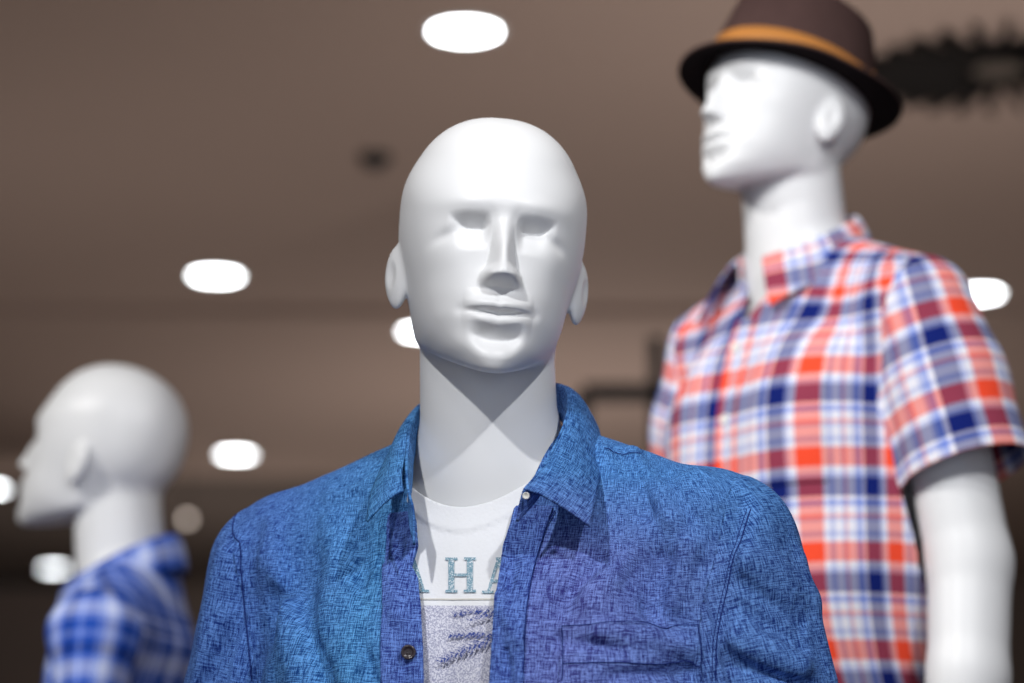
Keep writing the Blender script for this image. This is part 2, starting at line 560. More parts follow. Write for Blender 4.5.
def loft(name, A, B, nt, mat, parent, zoff=0, bulge=0.0, out=None, uvs=1.0, n=90, wob=0.0, seed=0, ease=1.0):
    A = resample(A, n); B = resample(B, n)
    V = []; U = []
    L = np.concatenate([[0], np.cumsum(np.linalg.norm(np.diff((A + B) / 2, axis=0), axis=1))])
    rg = np.random.RandomState(seed); ph = rg.uniform(0, 6.28, 4)
    for i in range(n):
        tang = (A + B)[min(i + 1, n - 1)] - (A + B)[max(i - 1, 0)]
        w = B[i] - A[i]; nn = np.cross(tang, w); nn /= max(np.linalg.norm(nn), 1e-9)
        if out is not None and nn.dot(out(A[i])) < 0: nn = -nn
        for j in range(nt):
            t = j / (nt - 1)
            p = A[i] + w * t ** ease + nn * (bulge * math.sin(math.pi * t ** .7))
            p = p + nn * wob * math.sin(9 * L[i] / .1 + ph[0] + 3 * t) * math.sin(math.pi * t)
            V.append(p); U.append((L[i], t * np.linalg.norm(w)))
    F = [(i * nt + j, (i + 1) * nt + j, (i + 1) * nt + j + 1, i * nt + j + 1) for i in range(n - 1) for j in range(nt - 1)]
    V = np.array(V); V[:, 2] += zoff
    return np_mesh(name, V, np.array(F), mat, parent, uv=np.array(U) * uvs)

# ---- fabric materials
def nd(nt, t, **k):
    n = nt.nodes.new(t)
    for a, b in k.items(): setattr(n, a, b)
    return n
def mathn(nt, op, a, b=None, c=None, clamp=False):
    n = nt.nodes.new('ShaderNodeMath'); n.operation = op; n.use_clamp = clamp
    for i, v in enumerate((a, b, c)):
        if v is None: continue
        if isinstance(v, (int, float)): n.inputs[i].default_value = v
        else: nt.links.new(v, n.inputs[i])
    return n.outputs[0]
def mixc(nt, fac, a, b, mode='MIX'):
    n = nt.nodes.new('ShaderNodeMix'); n.data_type = 'RGBA'; n.blend_type = mode
    for i, v in ((0, fac), (6, a), (7, b)):
        if isinstance(v, (int, float)): n.inputs[i].default_value = v
        elif isinstance(v, tuple): n.inputs[i].default_value = (*v, 1) if len(v) == 3 else v
        else: nt.links.new(v, n.inputs[i])
    return n.outputs[2]
def ramp(nt, fac, stops, interp='LINEAR'):
    n = nt.nodes.new('ShaderNodeValToRGB'); n.color_ramp.interpolation = interp
    e = n.color_ramp.elements
    while len(e) > 1: e.remove(e[-1])
    e[0].position = stops[0][0]; e[0].color = (*stops[0][1], 1)
    for p, c in stops[1:]:
        q = e.new(p); q.color = (*c, 1)
    nt.links.new(fac, n.inputs[0])
    return n.outputs[0]

def weave_noise(nt, uv, sx, sy, detail=3):
    mp = nd(nt, 'ShaderNodeMapping'); mp.inputs['Scale'].default_value = (sx, sy, 1)
    nt.links.new(uv, mp.inputs[0])
    nz = nd(nt, 'ShaderNodeTexNoise'); nz.inputs['Scale'].default_value = 1; nz.inputs['Detail'].default_value = detail
    nt.links.new(mp.outputs[0], nz.inputs['Vector'])
    return nz.outputs['Fac']

def mat_linen(name, base=None):
    """blue slub linen, dyed from cyan blue over royal blue to violet"""
    m, nt, b = mat_new(name)
    uvn = nd(nt, 'ShaderNodeUVMap'); uv = uvn.outputs[0]
    tc = nd(nt, 'ShaderNodeTexCoord')
    sep = nd(nt, 'ShaderNodeSeparateXYZ'); nt.links.new(tc.outputs['Object'], sep.inputs[0])
    big = nd(nt, 'ShaderNodeTexNoise'); big.inputs['Scale'].default_value = 9; big.inputs['Detail'].default_value = 3
    nt.links.new(tc.outputs['Object'], big.inputs['Vector'])
    if base is None:
        x = mathn(nt, 'MULTIPLY_ADD', big.outputs['Fac'], 0.10, mathn(nt, 'ADD', sep.outputs[0], -0.05))
        x = mathn(nt, 'MULTIPLY_ADD', x, 1 / .60, .5)
        c = ramp(nt, x, [(0.0, (.010, .075, .42)), (.17, (.010, .09, .50)), (.27, (.012, .16, .58)), (.37, (.012, .26, .62)), (.44, (.02, .20, .60)),
                         (.56, (.09, .085, .52)), (.68, (.135, .10, .50)), (.80, (.10, .12, .52)), (.88, (.035, .12, .47)), (1.0, (.02, .11, .47))])
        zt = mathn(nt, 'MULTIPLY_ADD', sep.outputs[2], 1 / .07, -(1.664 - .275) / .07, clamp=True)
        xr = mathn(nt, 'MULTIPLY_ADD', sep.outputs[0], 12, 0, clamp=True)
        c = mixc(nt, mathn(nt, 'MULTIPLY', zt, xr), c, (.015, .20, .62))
    else:
        c = mixc(nt, big.outputs['Fac'], base, tuple(v * 1.1 for v in base))
    w1 = weave_noise(nt, uv, 1100, 60); w2 = weave_noise(nt, uv, 60, 1100)
    w3 = weave_noise(nt, uv, 2000, 170); w4 = weave_noise(nt, uv, 170, 2000)
    w = mathn(nt, 'ADD', mathn(nt, 'ADD', w1, w2), mathn(nt, 'ADD', w3, w4))
    k = mathn(nt, 'MULTIPLY_ADD', mathn(nt, 'SUBTRACT', w, 2.0), 3.0, .45, clamp=True)
    lt = mixc(nt, .36, c, (.32, .60, 1.0))
    dk = mixc(nt, .80, c, (.002, .008, .10))
    c2 = mixc(nt, k, dk, lt)
    nt.links.new(c2, b.inputs['Base Color'])
    b.inputs['Roughness'].default_value = .85
    b.inputs['Specular IOR Level'].default_value = .2
    b.inputs['Sheen Weight'].default_value = .0
    med = nd(nt, 'ShaderNodeTexNoise'); med.inputs['Scale'].default_value = 30; med.inputs['Detail'].default_value = 5; med.inputs['Distortion'].default_value = .6
    nt.links.new(tc.outputs['Object'], med.inputs['Vector'])
    b1 = nd(nt, 'ShaderNodeBump'); b1.inputs['Strength'].default_value = .8; b1.inputs['Distance'].default_value = .004
    nt.links.new(med.outputs['Fac'], b1.inputs['Height'])
    b2 = nd(nt, 'ShaderNodeBump'); b2.inputs['Strength'].default_value = .5; b2.inputs['Distance'].default_value = .0006
    nt.links.new(w, b2.inputs['Height']); nt.links.new(b1.outputs[0], b2.inputs['Normal'])
    nt.links.new(b2.outputs[0], b.inputs['Normal'])
    return m

M['linen'] = mat_linen('blue_linen')
M['linen_placket'] = mat_linen('violet_blue_linen', (.050, .085, .50))
M['thread'] = mat_plain('navy_thread', (.008, .022, .16), .8, .2)
M['tee'] = mat_plain('white_jersey', (.82, .83, .85), .9, .1, noise=.02, nscale=300, bump=.15)
M['button'] = mat_plain('dark_horn_button', (.035, .025, .03), .25, .6)

def f_shirt_body(x, y, z):
    """outside of a shirt on the torso, body frame"""
    ax = np.abs(x)
    d = f_torso(x, y, z)
    d = smin(d, ellip(ax, y, z, (.07, .035, -.52), (.125, .115, .22)), .05)
    return d - .011

def f_sleeve(x, y, z, a, b, c, r):
    d = capsule(x, y, z, a, b, r[0], r[1])
    if c is not None: d = smin(d, capsule(x, y, z, b, c, r[1], r[2]), .02)
    return d

MAIN_FOLDS = [
    (606, 452, 622, 482, 7, 4), (618, 452, 648, 512, 7, -5), (632, 452, 672, 520, 8, 4), (650, 458, 700, 530, 9, -3),
    (700, 475, 724, 520, 9, 3), (722, 515, 712, 565, 10, -6), (744, 500, 722, 600, 8, -4), (722, 590, 716, 690, 9, -9),
    (664, 560, 652, 612, 9, -4), (690, 545, 672, 600, 10, 3), (640, 540, 590, 600, 12, 3), (600, 560, 560, 610, 8, -3),
    (756, 480, 790, 540, 9, 4), (768, 478, 802, 530, 6, -3), (735, 605, 800, 645, 9, -5), (730, 640, 800, 665, 10, 6), (728, 660, 815, 690, 8, -5),
    (745, 560, 810, 600, 12, 5), (742, 585, 800, 625, 7, -4), (800, 560, 830, 680, 10, 3),
    (398, 452, 350, 484, 8, -6), (392, 446, 340, 470, 8, 5), (380, 480, 330, 500, 9, 4), (350, 500, 290, 520, 9, -3), (300, 480, 250, 505, 9, 3),
    (252, 530, 246, 600, 9, -5), (246, 600, 256, 690, 10, -9), (224, 560, 200, 680, 12, 4), (240, 620, 205, 690, 8, -5),
    (270, 560, 300, 690, 12, 4), (290, 540, 330, 690, 9, -4), (330, 520, 350, 690, 12, 4), (360, 520, 370, 690, 8, -3.5),
    (388, 520, 398, 620, 6, 3), (400, 540, 404, 690, 5, -2), (396, 515, 386, 560, 5, -4),
    (757, 476, 750, 510, 3, -3), (750, 510, 740, 545, 3, -3), (740, 545, 724, 600, 3, -3), (724, 600, 716, 640, 3, -3), (716, 640, 715, 690, 3, -3),
    (606, 451, 660, 459, 2.5, -1.5), (660, 459, 735, 470, 2.5, -1.5),
    (560, 640, 620, 650, 6, -3), (600, 630, 690, 648, 7, 3), (610, 676, 690, 672, 6, -3), (512, 560, 508, 690, 5, -2.5), (500, 600, 520, 640, 6, 2.5)]

def build_main():
    arms = [arm_default(1), arm_default(-1)]
    make_mannequin(main, 'bald white mannequin facing the viewer in an open blue shirt over a white T-shirt', .0015, .0045, arms)
    zo = main.pos.z
    # ---------------- T-shirt
    tee = empty('t_shirt', (main.pos.x, main.pos.y, 0), main.by)
    tag(tee, 'white crew neck T-shirt with faded print under the open blue shirt', 'T-shirt')
    fw = rand_folds(5, 7, 25, 60)
    def f_tee(x, y, z):
        d = smin(f_torso(x, y, z), f_neck(x, y, z), .02) - .0035
        zt = -.172 + (y - .10) * .48 + 5 * np.minimum(x * x, .006)
        band = sstep(.020, .016, zt - z) * sstep(-.005, .0, zt - z)
        return d - .0015 * band - .0012 * fw(x, y, z) * sstep(.03, .09, zt - z)
    ts = Surf(main, f_tee, (-.24, -.14, -.84), (.24, .22, -.12), .0028)
    g = (-.172 + (ts.V[:, 1] - .10) * .48 + 5 * np.minimum(ts.V[:, 0] ** 2, .006)) - ts.V[:, 2]
    V, T, _ = clip(ts.V, ts.T, g)
    o = np_mesh('jersey', V + [0, 0, zo], T, M['tee'], tee); solidify(o, .0015)
    # ---------------- shirt surface
    def f_smooth(x, y, z):
        d = f_shirt_body(x, y, z)
        for s_ in (1, -1):
            a, b, c, rr = SL[s_]
            d = smin(d, f_sleeve(x, y, z, a, b, c, rr), .03)
        return d
    fw1 = rand_folds(11, 9, 30, 75, (1, .6, .45)); fw2 = rand_folds(12, 8, 90, 190)
    SL = {}; ARMS = arms
    for s_ in (1, -1):
        SL[s_] = ((s_ * .197, .050, -.272), (s_ * .249, .056, -.50), (s_ * .272, .05, -.64), (.066 if s_ < 0 else .072, .070, .078))
    def f_bd(x, y, z):
        bd = f_torso(x, y, z)
        for a_ in ARMS: bd = smin(bd, f_arm(x, y, z, a_), .02)
        return smin(bd, capsule(np.abs(x), y, z, (0.0, 0.062, -0.200), (0.13, 0.05, -0.246), 0.052, 0.045), .035)
    def f_sh(x, y, z):
        d = f_shirt_body(x, y, z)
        for s_ in (1, -1):
            a, b, c, r = SL[s_]
            d = smin(d, f_sleeve(x, y, z, a, b, c, r), .022)
        low = sstep(-.20, -.30, z)
        d = d - .0030 * fw1(x, y, z) * (.35 + .65 * low) - .0009 * fw2(x, y, z)
        return d
    sh0 = Surf(main, f_sh, (-.39, -.17, -.70), (.39, .24, -.10), .007)
    FO = []
    for (u0, v0, u1, v1, w, am) in MAIN_FOLDS:
        a, b = sh0.pix(u0, v0), sh0.pix(u1, v1)
        if a is not None and b is not None: FO.append((tuple(a), tuple(b), w / 1000, am / 1000))
    def f_sh1(x, y, z):
        d = f_sh(x, y, z)
        for a, b, w, am in FO:
            d = d - seg_fold(x, y, z, a, b, w, am * 2.2)
        return smin(d, f_bd(x, y, z) - .0058, .004)
    sh = Surf(main, f_sh1, (-.39, -.17, -.70), (.39, .24, -.10), .0029)
    V, T = sh.V, sh.T
    P = lambda u, v: sh.pix(u, v)
    VU = unfold(V, f_smooth)
    def xz(pxs):
        out = []
        for u, v in pxs:
            p = P(u, v)
            if p is not None: out.append((p.x, p.z))
        return out
    Le = xz([(406, 500), (416, 520), (418, 545), (412, 567), (418, 578), (421, 606), (423, 645), (424, 680)])
    Re = xz([(532, 488), (514, 510), (510, 526), (503, 547), (498, 585), (493, 640), (490, 680)])
    Ls = xz([(392, 500), (386, 560), (383, 610), (381, 680)])
    Rs = xz([(556, 500), (545, 530), (534, 570), (527, 610), (524, 680)])
    xl, xr, xls, xrs = polyx(Le), polyx(Re), polyx(Ls), polyx(Rs)
    x, y, z = V.T
    front = y < .03
    ztop = -.20
    # opening, neck hole
    g_open = np.where(front, np.maximum(xl(z) - x, x - xr(z)), 1.0)
    g_neck = np.sqrt((x / .072) ** 2 + ((y - .040) / .080) ** 2) - 1
    g_neck = np.where(z < -.30, 1.0, g_neck * .07)
    g_body = np.minimum(g_open, g_neck)
    shirt = empty('button_shirt', (main.pos.x, main.pos.y, 0), main.by)
    tag(shirt, 'open blue and violet linen shirt worn by the mannequin facing the viewer', 'shirt')
    # arm holes
    def xa(z): return np.interp(z, [-.62, -.50, -.40, -.32, -.26, -.22], [.186, .184, .192, .206, .219, .225])
    gb = np.minimum(g_body, xa(z) - np.abs(x))
    Vb, Tb, Ub = clip(V, T, gb, cloth_uv(VU))
    o = np_mesh('shirt_front', Vb + [0, 0, zo], Tb, M['linen'], shirt, uv=Ub); solidify(o, .0012)
    for s_ in (1, -1):
        gs = np.minimum(np.where(np.sign(x) == s_, np.abs(x) - xa(z) + .0015, -1.0), z + .655)
        a, b, c, r = SL[s_]
        Vs, Ts, Us = clip(V, T, gs, sleeve_uv(VU, a, b))
        N = grad_dir(f_sh, Vs)
        edge = np.abs(Vs[:, 0]) - xa(Vs[:, 2])
        Vs = Vs + N * (.0012 * sstep(0, .006, edge))[:, None]
        o = np_mesh('sleeve', Vs + [0, 0, zo], Ts, M['linen'], shirt, uv=Us); solidify(o, .0012)
    # plackets
    for (xa_, xb_) in ((xls, xl), (xr, xrs)):
        gp = np.where(front, np.minimum(x - xa_(z), xb_(z) - x), -1.0)
        gp = np.minimum(gp, -.235 - z)
        gp = np.minimum(gp, g_neck)
        Vp, Tp, Up = clip(V, T, gp, cloth_uv(VU))
        Vp = Vp + grad_dir(f_sh, Vp) * .0022
        o = np_mesh('placket', Vp + [0, 0, zo], Tp, M['linen_placket'], shirt, uv=Up); solidify(o, .0022)
    def seam(pxs, r=.0006, off=.0012, n=60, mat='thread'):
        pts = [sh.pix(u, v, off) for u, v in pxs]; pts = [p for p in pts if p is not None]
        if len(pts) < 2: return
        R = resample(pts, n)
        R = [sh.near(p, off) for p in R]
        tube('seam', R, r, M[mat], shirt, zo)
    seam([(555, 512), (545, 532), (534, 570), (527, 610), (524, 640), (523, 681)], .0005, .0018)
    seam([(604, 449), (640, 455), (690, 464), (735, 470), (758, 474)], .0004)
    for pts in ([(562, 627), (600, 624), (650, 626), (698, 625)], [(562, 627), (563, 655), (562, 681)], [(698, 625), (700, 650), (701, 681)],
                [(563, 664), (600, 663), (650, 664), (700, 666)]):
        seam(pts, .0004, .0022)
    seam([(757, 476), (751, 510), (740, 545), (725, 600), (717, 640), (716, 681)], .0005, .0016)
    seam([(753, 477), (747, 510), (736, 545), (721, 600), (713, 640), (712, 681)], .00035, .0012)
    seam([(237, 516), (240, 560), (244, 600), (248, 640), (252, 681)], .0005, .0016)
    # chest pocket
    c1, c2 = P(562, 627), P(700, 627)
    gk = np.where(front, np.minimum(np.minimum(x - c1.x, c2.x - x), np.minimum((c1.z + (c2.z - c1.z) * (x - c1.x) / (c2.x - c1.x)) - z, z - c1.z + .13)), -1.0)
    Vk, Tk, Uk = clip(V, T, gk, cloth_uv(VU) + [.013, .007])
    Vk = Vk + grad_dir(f_sh1, Vk) * .0018
    o = np_mesh('pocket', Vk + [0, 0, zo], Tk, M['linen'], shirt, uv=Uk); solidify(o, .0016)
    # collar
    IMz = sh.IM
    L = lambda u, v, Y: np.array(IMz @ pix_at(u, v, Y))
    fold = [L(404, 491, 1.985), L(402, 476, 2.00), L(405, 455, 2.03), L(411, 418, 2.085), L(430, 398, 2.15), L(485, 388, 2.185), L(535, 384, 2.16),
            L(566, 386, 2.10), L(570, 405, 2.055), L(565, 426, 2.02), L(553, 452, 1.985), L(538, 475, 1.96), L(526, 489, 1.95)]
    outer = [L(366, 521, 1.985), L(370, 495, 2.01), L(381, 468, 2.05), L(394, 446, 2.10), L(425, 432, 2.185), L(485, 425, 2.225), L(545, 418, 2.19),
             L(590, 418, 2.13), L(602, 440, 2.075), L(602, 462, 2.04), L(599, 485, 2.00), L(595, 507, 1.97), L(591, 526, 1.955)]
    outd = lambda p: np.array([p[0], p[1] - .04, .03])
    o = loft('collar', fold, outer, 16, M['linen'], shirt, zo, .004, outd); solidify(o, .0022)
    base = [L(413, 545, 1.985), L(408, 515, 1.995), L(410, 485, 2.03), L(414, 452, 2.085), L(432, 440, 2.14), L(485, 432, 2.17), L(532, 425, 2.15),
            L(560, 420, 2.10), L(566, 432, 2.06), L(562, 452, 2.03), L(550, 480, 1.995), L(536, 502, 1.97), L(518, 522, 1.955)]
    o = loft('collar_stand', [L(411, 505, 1.985), L(406, 485, 1.998)] + fold[2:], base, 10, M['linen'], shirt, zo, -.001, outd); solidify(o, .0022)
    return sh, ts, shirt, tee

main_sh, main_ts, main_shirt, main_tee = build_main()


# ------------------------------------------------------------------ buttons, print
def button_mesh(name, p, n, rad, mat, parent, zo):
    bm = bmesh.new()
    q = Vector(n).to_track_quat('Z', 'Y').to_matrix().to_4x4()
    mt = Matrix.Translation(Vector(p) + Vector((0, 0, zo))) @ q
    prof = [(0, .0010), (.35, .0010), (.55, .0012), (.7, .0022), (.88, .0026), (1.0, .0016), (1.0, 0), (0, 0)]
    N = 28
    rings = []
    for (rr, h) in prof:
        if rr == 0: rings.append([bm.verts.new(mt @ Vector((0, 0, h)))])
        else: rings.append([bm.verts.new(mt @ Vector((rad * rr * math.cos(2 * math.pi * k / N), rad * rr * math.sin(2 * math.pi * k / N), h))) for k in range(N)])
    for a, b in zip(rings[:-1], rings[1:]):
        for k in range(N):
            k2 = (k + 1) % N
            if len(a) == 1: bm.faces.new((a[0], b[k], b[k2]))
            elif len(b) == 1: bm.faces.new((a[k2], a[k], b[0]))
            else: bm.faces.new((a[k], b[k], b[k2], a[k2]))
    for i in range(4):
        a = math.pi / 4 + i * math.pi / 2
        bmesh.ops.create_cone(bm, cap_ends=True, segments=8, radius1=rad * .09, radius2=rad * .09, depth=.0006,
                              matrix=mt @ Matrix.Translation((rad * .25 * math.cos(a), rad * .25 * math.sin(a), .0014)))
    me = bpy.data.meshes.new(name); bm.to_mesh(me); bm.free()
    for p_ in me.polygons: p_.use_smooth = True
    me.materials.append(mat)
    o = bpy.data.objects.new(name, me); col.objects.link(o); o.parent = parent
    return o

def mat_speckle(name, c1, c2, scale, thr, rough=.9):
    m, nt, b = mat_new(name)
    tc = nd(nt, 'ShaderNodeTexCoord')
    nz = nd(nt, 'ShaderNodeTexNoise'); nz.inputs['Scale'].default_value = scale; nz.inputs['Detail'].default_value = 2
    nt.links.new(tc.outputs['Object'], nz.inputs['Vector'])
    f = mathn(nt, 'MULTIPLY_ADD', mathn(nt, 'SUBTRACT', nz.outputs['Fac'], thr), 9, .5, clamp=True)
    nt.links.new(mixc(nt, f, c1, c2), b.inputs['Base Color'])
    b.inputs['Roughness'].default_value = rough; b.inputs['Specular IOR Level'].default_value = .1
    return m

M['print_letter'] = mat_speckle('worn_teal_grey_ink', (.18, .33, .42), (.70, .76, .80), 900, .56)
M['print_ground'] = mat_speckle('worn_grey_ink', (.36, .37, .50), (.74, .74, .82), 850, .50)
M['print_dark'] = mat_speckle('worn_navy_ink', (.05, .08, .30), (.52, .52, .66), 700, .56)
M['print_line'] = mat_plain('thin_sand_ink', (.70, .68, .62), .9, .1)

def patch(sf, pix_poly_fn, nu, nv, off):
    """grid patch draped on a surface; pix_poly_fn(s,t)->(u,v)"""
    V = []; 
    for i in range(nu):
        for j in range(nv):
            u, v = pix_poly_fn(i / (nu - 1), j / (nv - 1))
            p = sf.pix(u, v, off)
            V.append(tuple(p) if p is not None else V[-1])
    F = [(i * nv + j, (i + 1) * nv + j, (i + 1) * nv + j + 1, i * nv + j + 1) for i in range(nu - 1) for j in range(nv - 1)]
    return np.array(V), np.array(F)

def quad_fn(a, b, c, d):
    return lambda s_, t: tuple((1 - s_) * (1 - t) * a[k] + s_ * (1 - t) * b[k] + s_ * t * c[k] + (1 - s_) * t * d[k] for k in (0, 1))

def multi_patch(name, sf, quads, mat, parent, zo, off=.0006, res=5):
    Vs, Fs, n = [], [], 0
    for i, q in enumerate(quads):
        V, F = patch(sf, quad_fn(*q), res, res, off + .00006 * i)
        Vs.append(V); Fs.append(F + n); n += len(V)
    V = np.concatenate(Vs); V[:, 2] += zo
    return np_mesh(name, V, np.concatenate(Fs), mat, parent)

def bar(x0, y0, x1, y1, w):
    return [(x0 - w / 2, y0), (x0 + w / 2, y0), (x1 + w / 2, y1), (x1 - w / 2, y1)]
def slab(x0, x1, y0, y1): return [(x0, y0), (x1, y0), (x1, y1), (x0, y1)]

def letter_A(cx, y0, y1, w):
    ym = y0 + (y1 - y0) * .62
    return [bar(cx, y0, cx - w * .36, y1, 3.0), bar(cx, y0, cx + w * .36, y1, 6.5), slab(cx - w * .25, cx + w * .25, ym, ym + 3),
            slab(cx - w * .55, cx - w * .16, y1 - 2.6, y1), slab(cx + w * .12, cx + w * .58, y1 - 2.6, y1)]
def letter_H(cx, y0, y1, w):
    ym = (y0 + y1) / 2
    q = []
    for sx in (-1, 1):
        q += [bar(cx + sx * w * .30, y0, cx + sx * w * .30, y1, 6.0), slab(cx + sx * w * .30 - 6, cx + sx * w * .30 + 6, y0, y0 + 2.6),
              slab(cx + sx * w * .30 - 6, cx + sx * w * .30 + 6, y1 - 2.6, y1)]
    q.append(slab(cx - w * .30, cx + w * .30, ym - 1.4, ym + 1.4))
    return q

def finish_main():
    zo = main.pos.z; sf = main_ts
    for nm, qs in (('letter', letter_A(412, 558, 593, 30)), ('letter', letter_H(461, 558, 593, 31)), ('letter', letter_A(499, 558, 594, 30))):
        multi_patch(nm, sf, qs, M['print_letter'], main_tee, zo, .0010)
    multi_patch('print_line', sf, [slab(405, 500, 599.0, 600.2)], M['print_line'], main_tee, zo, .0010, 12)
    g = multi_patch('print_panel', sf, [slab(404, 512, 606, 720)], M['print_ground'], main_tee, zo, .0008, 30)
    tag(g, 'speckled grey printed panel with palm fronds')
    rg = random.Random(4)
    qs = []
    def frond(pts, n, ln):
        R = resample([(a, b, 0) for a, b in pts], 30)
        for i in range(n):
            k = int(i / n * 29); x0, y0 = R[k][0], R[k][1]
            dx, dy = R[k + 1][0] - x0, R[k + 1][1] - y0
            L = math.hypot(dx, dy); dx /= L; dy /= L
            l = ln * (1 - .6 * i / n) * rg.uniform(.6, 1.1)
            sd = 1 if i % 2 else -1
            ex, ey = x0 + l * (dx * .8 - dy * sd * .6), y0 + l * (dy * .8 + dx * sd * .6)
            w = 1.1
            qs.append([(x0 - w, y0 - w), (x0 + w, y0 + w), (ex + .2, ey + .2), (ex - .2, ey - .2)])
    frond([(512, 612), (480, 611), (452, 616)], 22, 12)
    frond([(512, 638), (478, 634), (448, 637)], 26, 13)
    frond([(512, 632), (475, 648), (438, 664)], 34, 15)
    frond([(512, 622), (490, 618), (470, 624)], 16, 10)
    multi_patch('palm_print', sf, qs, M['print_dark'], main_tee, zo, .0011, 2)
    # dark trunk edge of the print at the left
    # buttons
    p = main_sh.pix(410, 654, .0045); n = main_sh.IM.to_3x3() @ Vector((-.05, -1, 0))
    button_mesh('button', p, n, .0062, M['button'], main_shirt, zo)
    p = main_sh.IM @ pix_at(526, 496, 1.948)
    b = button_mesh('button', p, n, .0030, M['button_pale'], main_shirt, zo)
    tag(b, 'small pale button at the collar')
M['button_pale'] = mat_plain('pale_button', (.75, .74, .70), .3, .6)
finish_main()

# ------------------------------------------------------------------ plaid shirts
def mat_plaid(name, warp, weft, pu, pv, ou=0, ov=0, mul=.35, rot=0.0):
    m, nt, b = mat_new(name)
    uvn = nd(nt, 'ShaderNodeUVMap')
    mp = nd(nt, 'ShaderNodeMapping'); mp.inputs['Scale'].default_value = (1 / pu, 1 / pv, 1); mp.inputs['Location'].default_value = (ou, ov, 0)
    mp.inputs['Rotation'].default_value = (0, 0, rot)
    nt.links.new(uvn.outputs[0], mp.inputs[0])
    sp = nd(nt, 'ShaderNodeSeparateXYZ'); nt.links.new(mp.outputs[0], sp.inputs[0])
    a = ramp(nt, mathn(nt, 'FRACT', sp.outputs[0]), warp, 'CONSTANT')
    c = ramp(nt, mathn(nt, 'FRACT', sp.outputs[1]), weft, 'CONSTANT')
    avg = mixc(nt, .5, a, c); ml = mixc(nt, 1.0, a, c, 'MULTIPLY')
    nt.links.new(mixc(nt, mul, avg, ml), b.inputs['Base Color'])
    b.inputs['Roughness'].default_value = .9; b.inputs['Specular IOR Level'].default_value = .15
    tc = nd(nt, 'ShaderNodeTexCoord')
    nz = nd(nt, 'ShaderNodeTexNoise'); nz.inputs['Scale'].default_value = 30; nz.inputs['Detail'].default_value = 3
    nt.links.new(tc.outputs['Object'], nz.inputs['Vector'])
    bp = nd(nt, 'ShaderNodeBump'); bp.inputs['Strength'].default_value = .4; bp.inputs['Distance'].default_value = .004
    nt.links.new(nz.outputs['Fac'], bp.inputs['Height']); nt.links.new(bp.outputs[0], b.inputs['Normal'])
    return m

Wh, Co, Nv, Lb, Pk, Gb = (.84, .83, .88), (.92, .12, .05), (.006, .020, .20), (.20, .30, .72), (.88, .34, .30), (.42, .48, .74)
M['plaid_red'] = mat_plaid('coral_navy_white_plaid',
    [(0, Co), (.20, Wh), (.26, Gb), (.31, Wh), (.40, Gb), (.43, Pk), (.46, Wh), (.56, Gb), (.60, Lb), (.66, Wh), (.70, Nv), (.90, Gb), (.94, Wh)],
    [(0, Co), (.20, Wh), (.26, Gb), (.31, Wh), (.42, Gb), (.45, Pk), (.49, Wh), (.58, Lb), (.64, Wh), (.68, Nv), (.88, Gb), (.93, Wh)], .122, .104, 0.0, .35, .42)
Wl, Ry, Na, Lv = (.62, .68, .90), (.02, .09, .46), (.004, .016, .15), (.22, .32, .72)
M['plaid_blue'] = mat_plaid('royal_blue_white_plaid',
    [(0, Ry), (.22, Lv), (.34, Wl), (.52, Lv), (.60, Ry), (.70, Na), (.80, Ry), (.92, Lv)],
    [(0, Ry), (.18, Lv), (.28, Wl), (.50, Lv), (.58, Ry), (.66, Na), (.78, Ry), (.90, Lv)], .075, .080, .3, .1, .25)

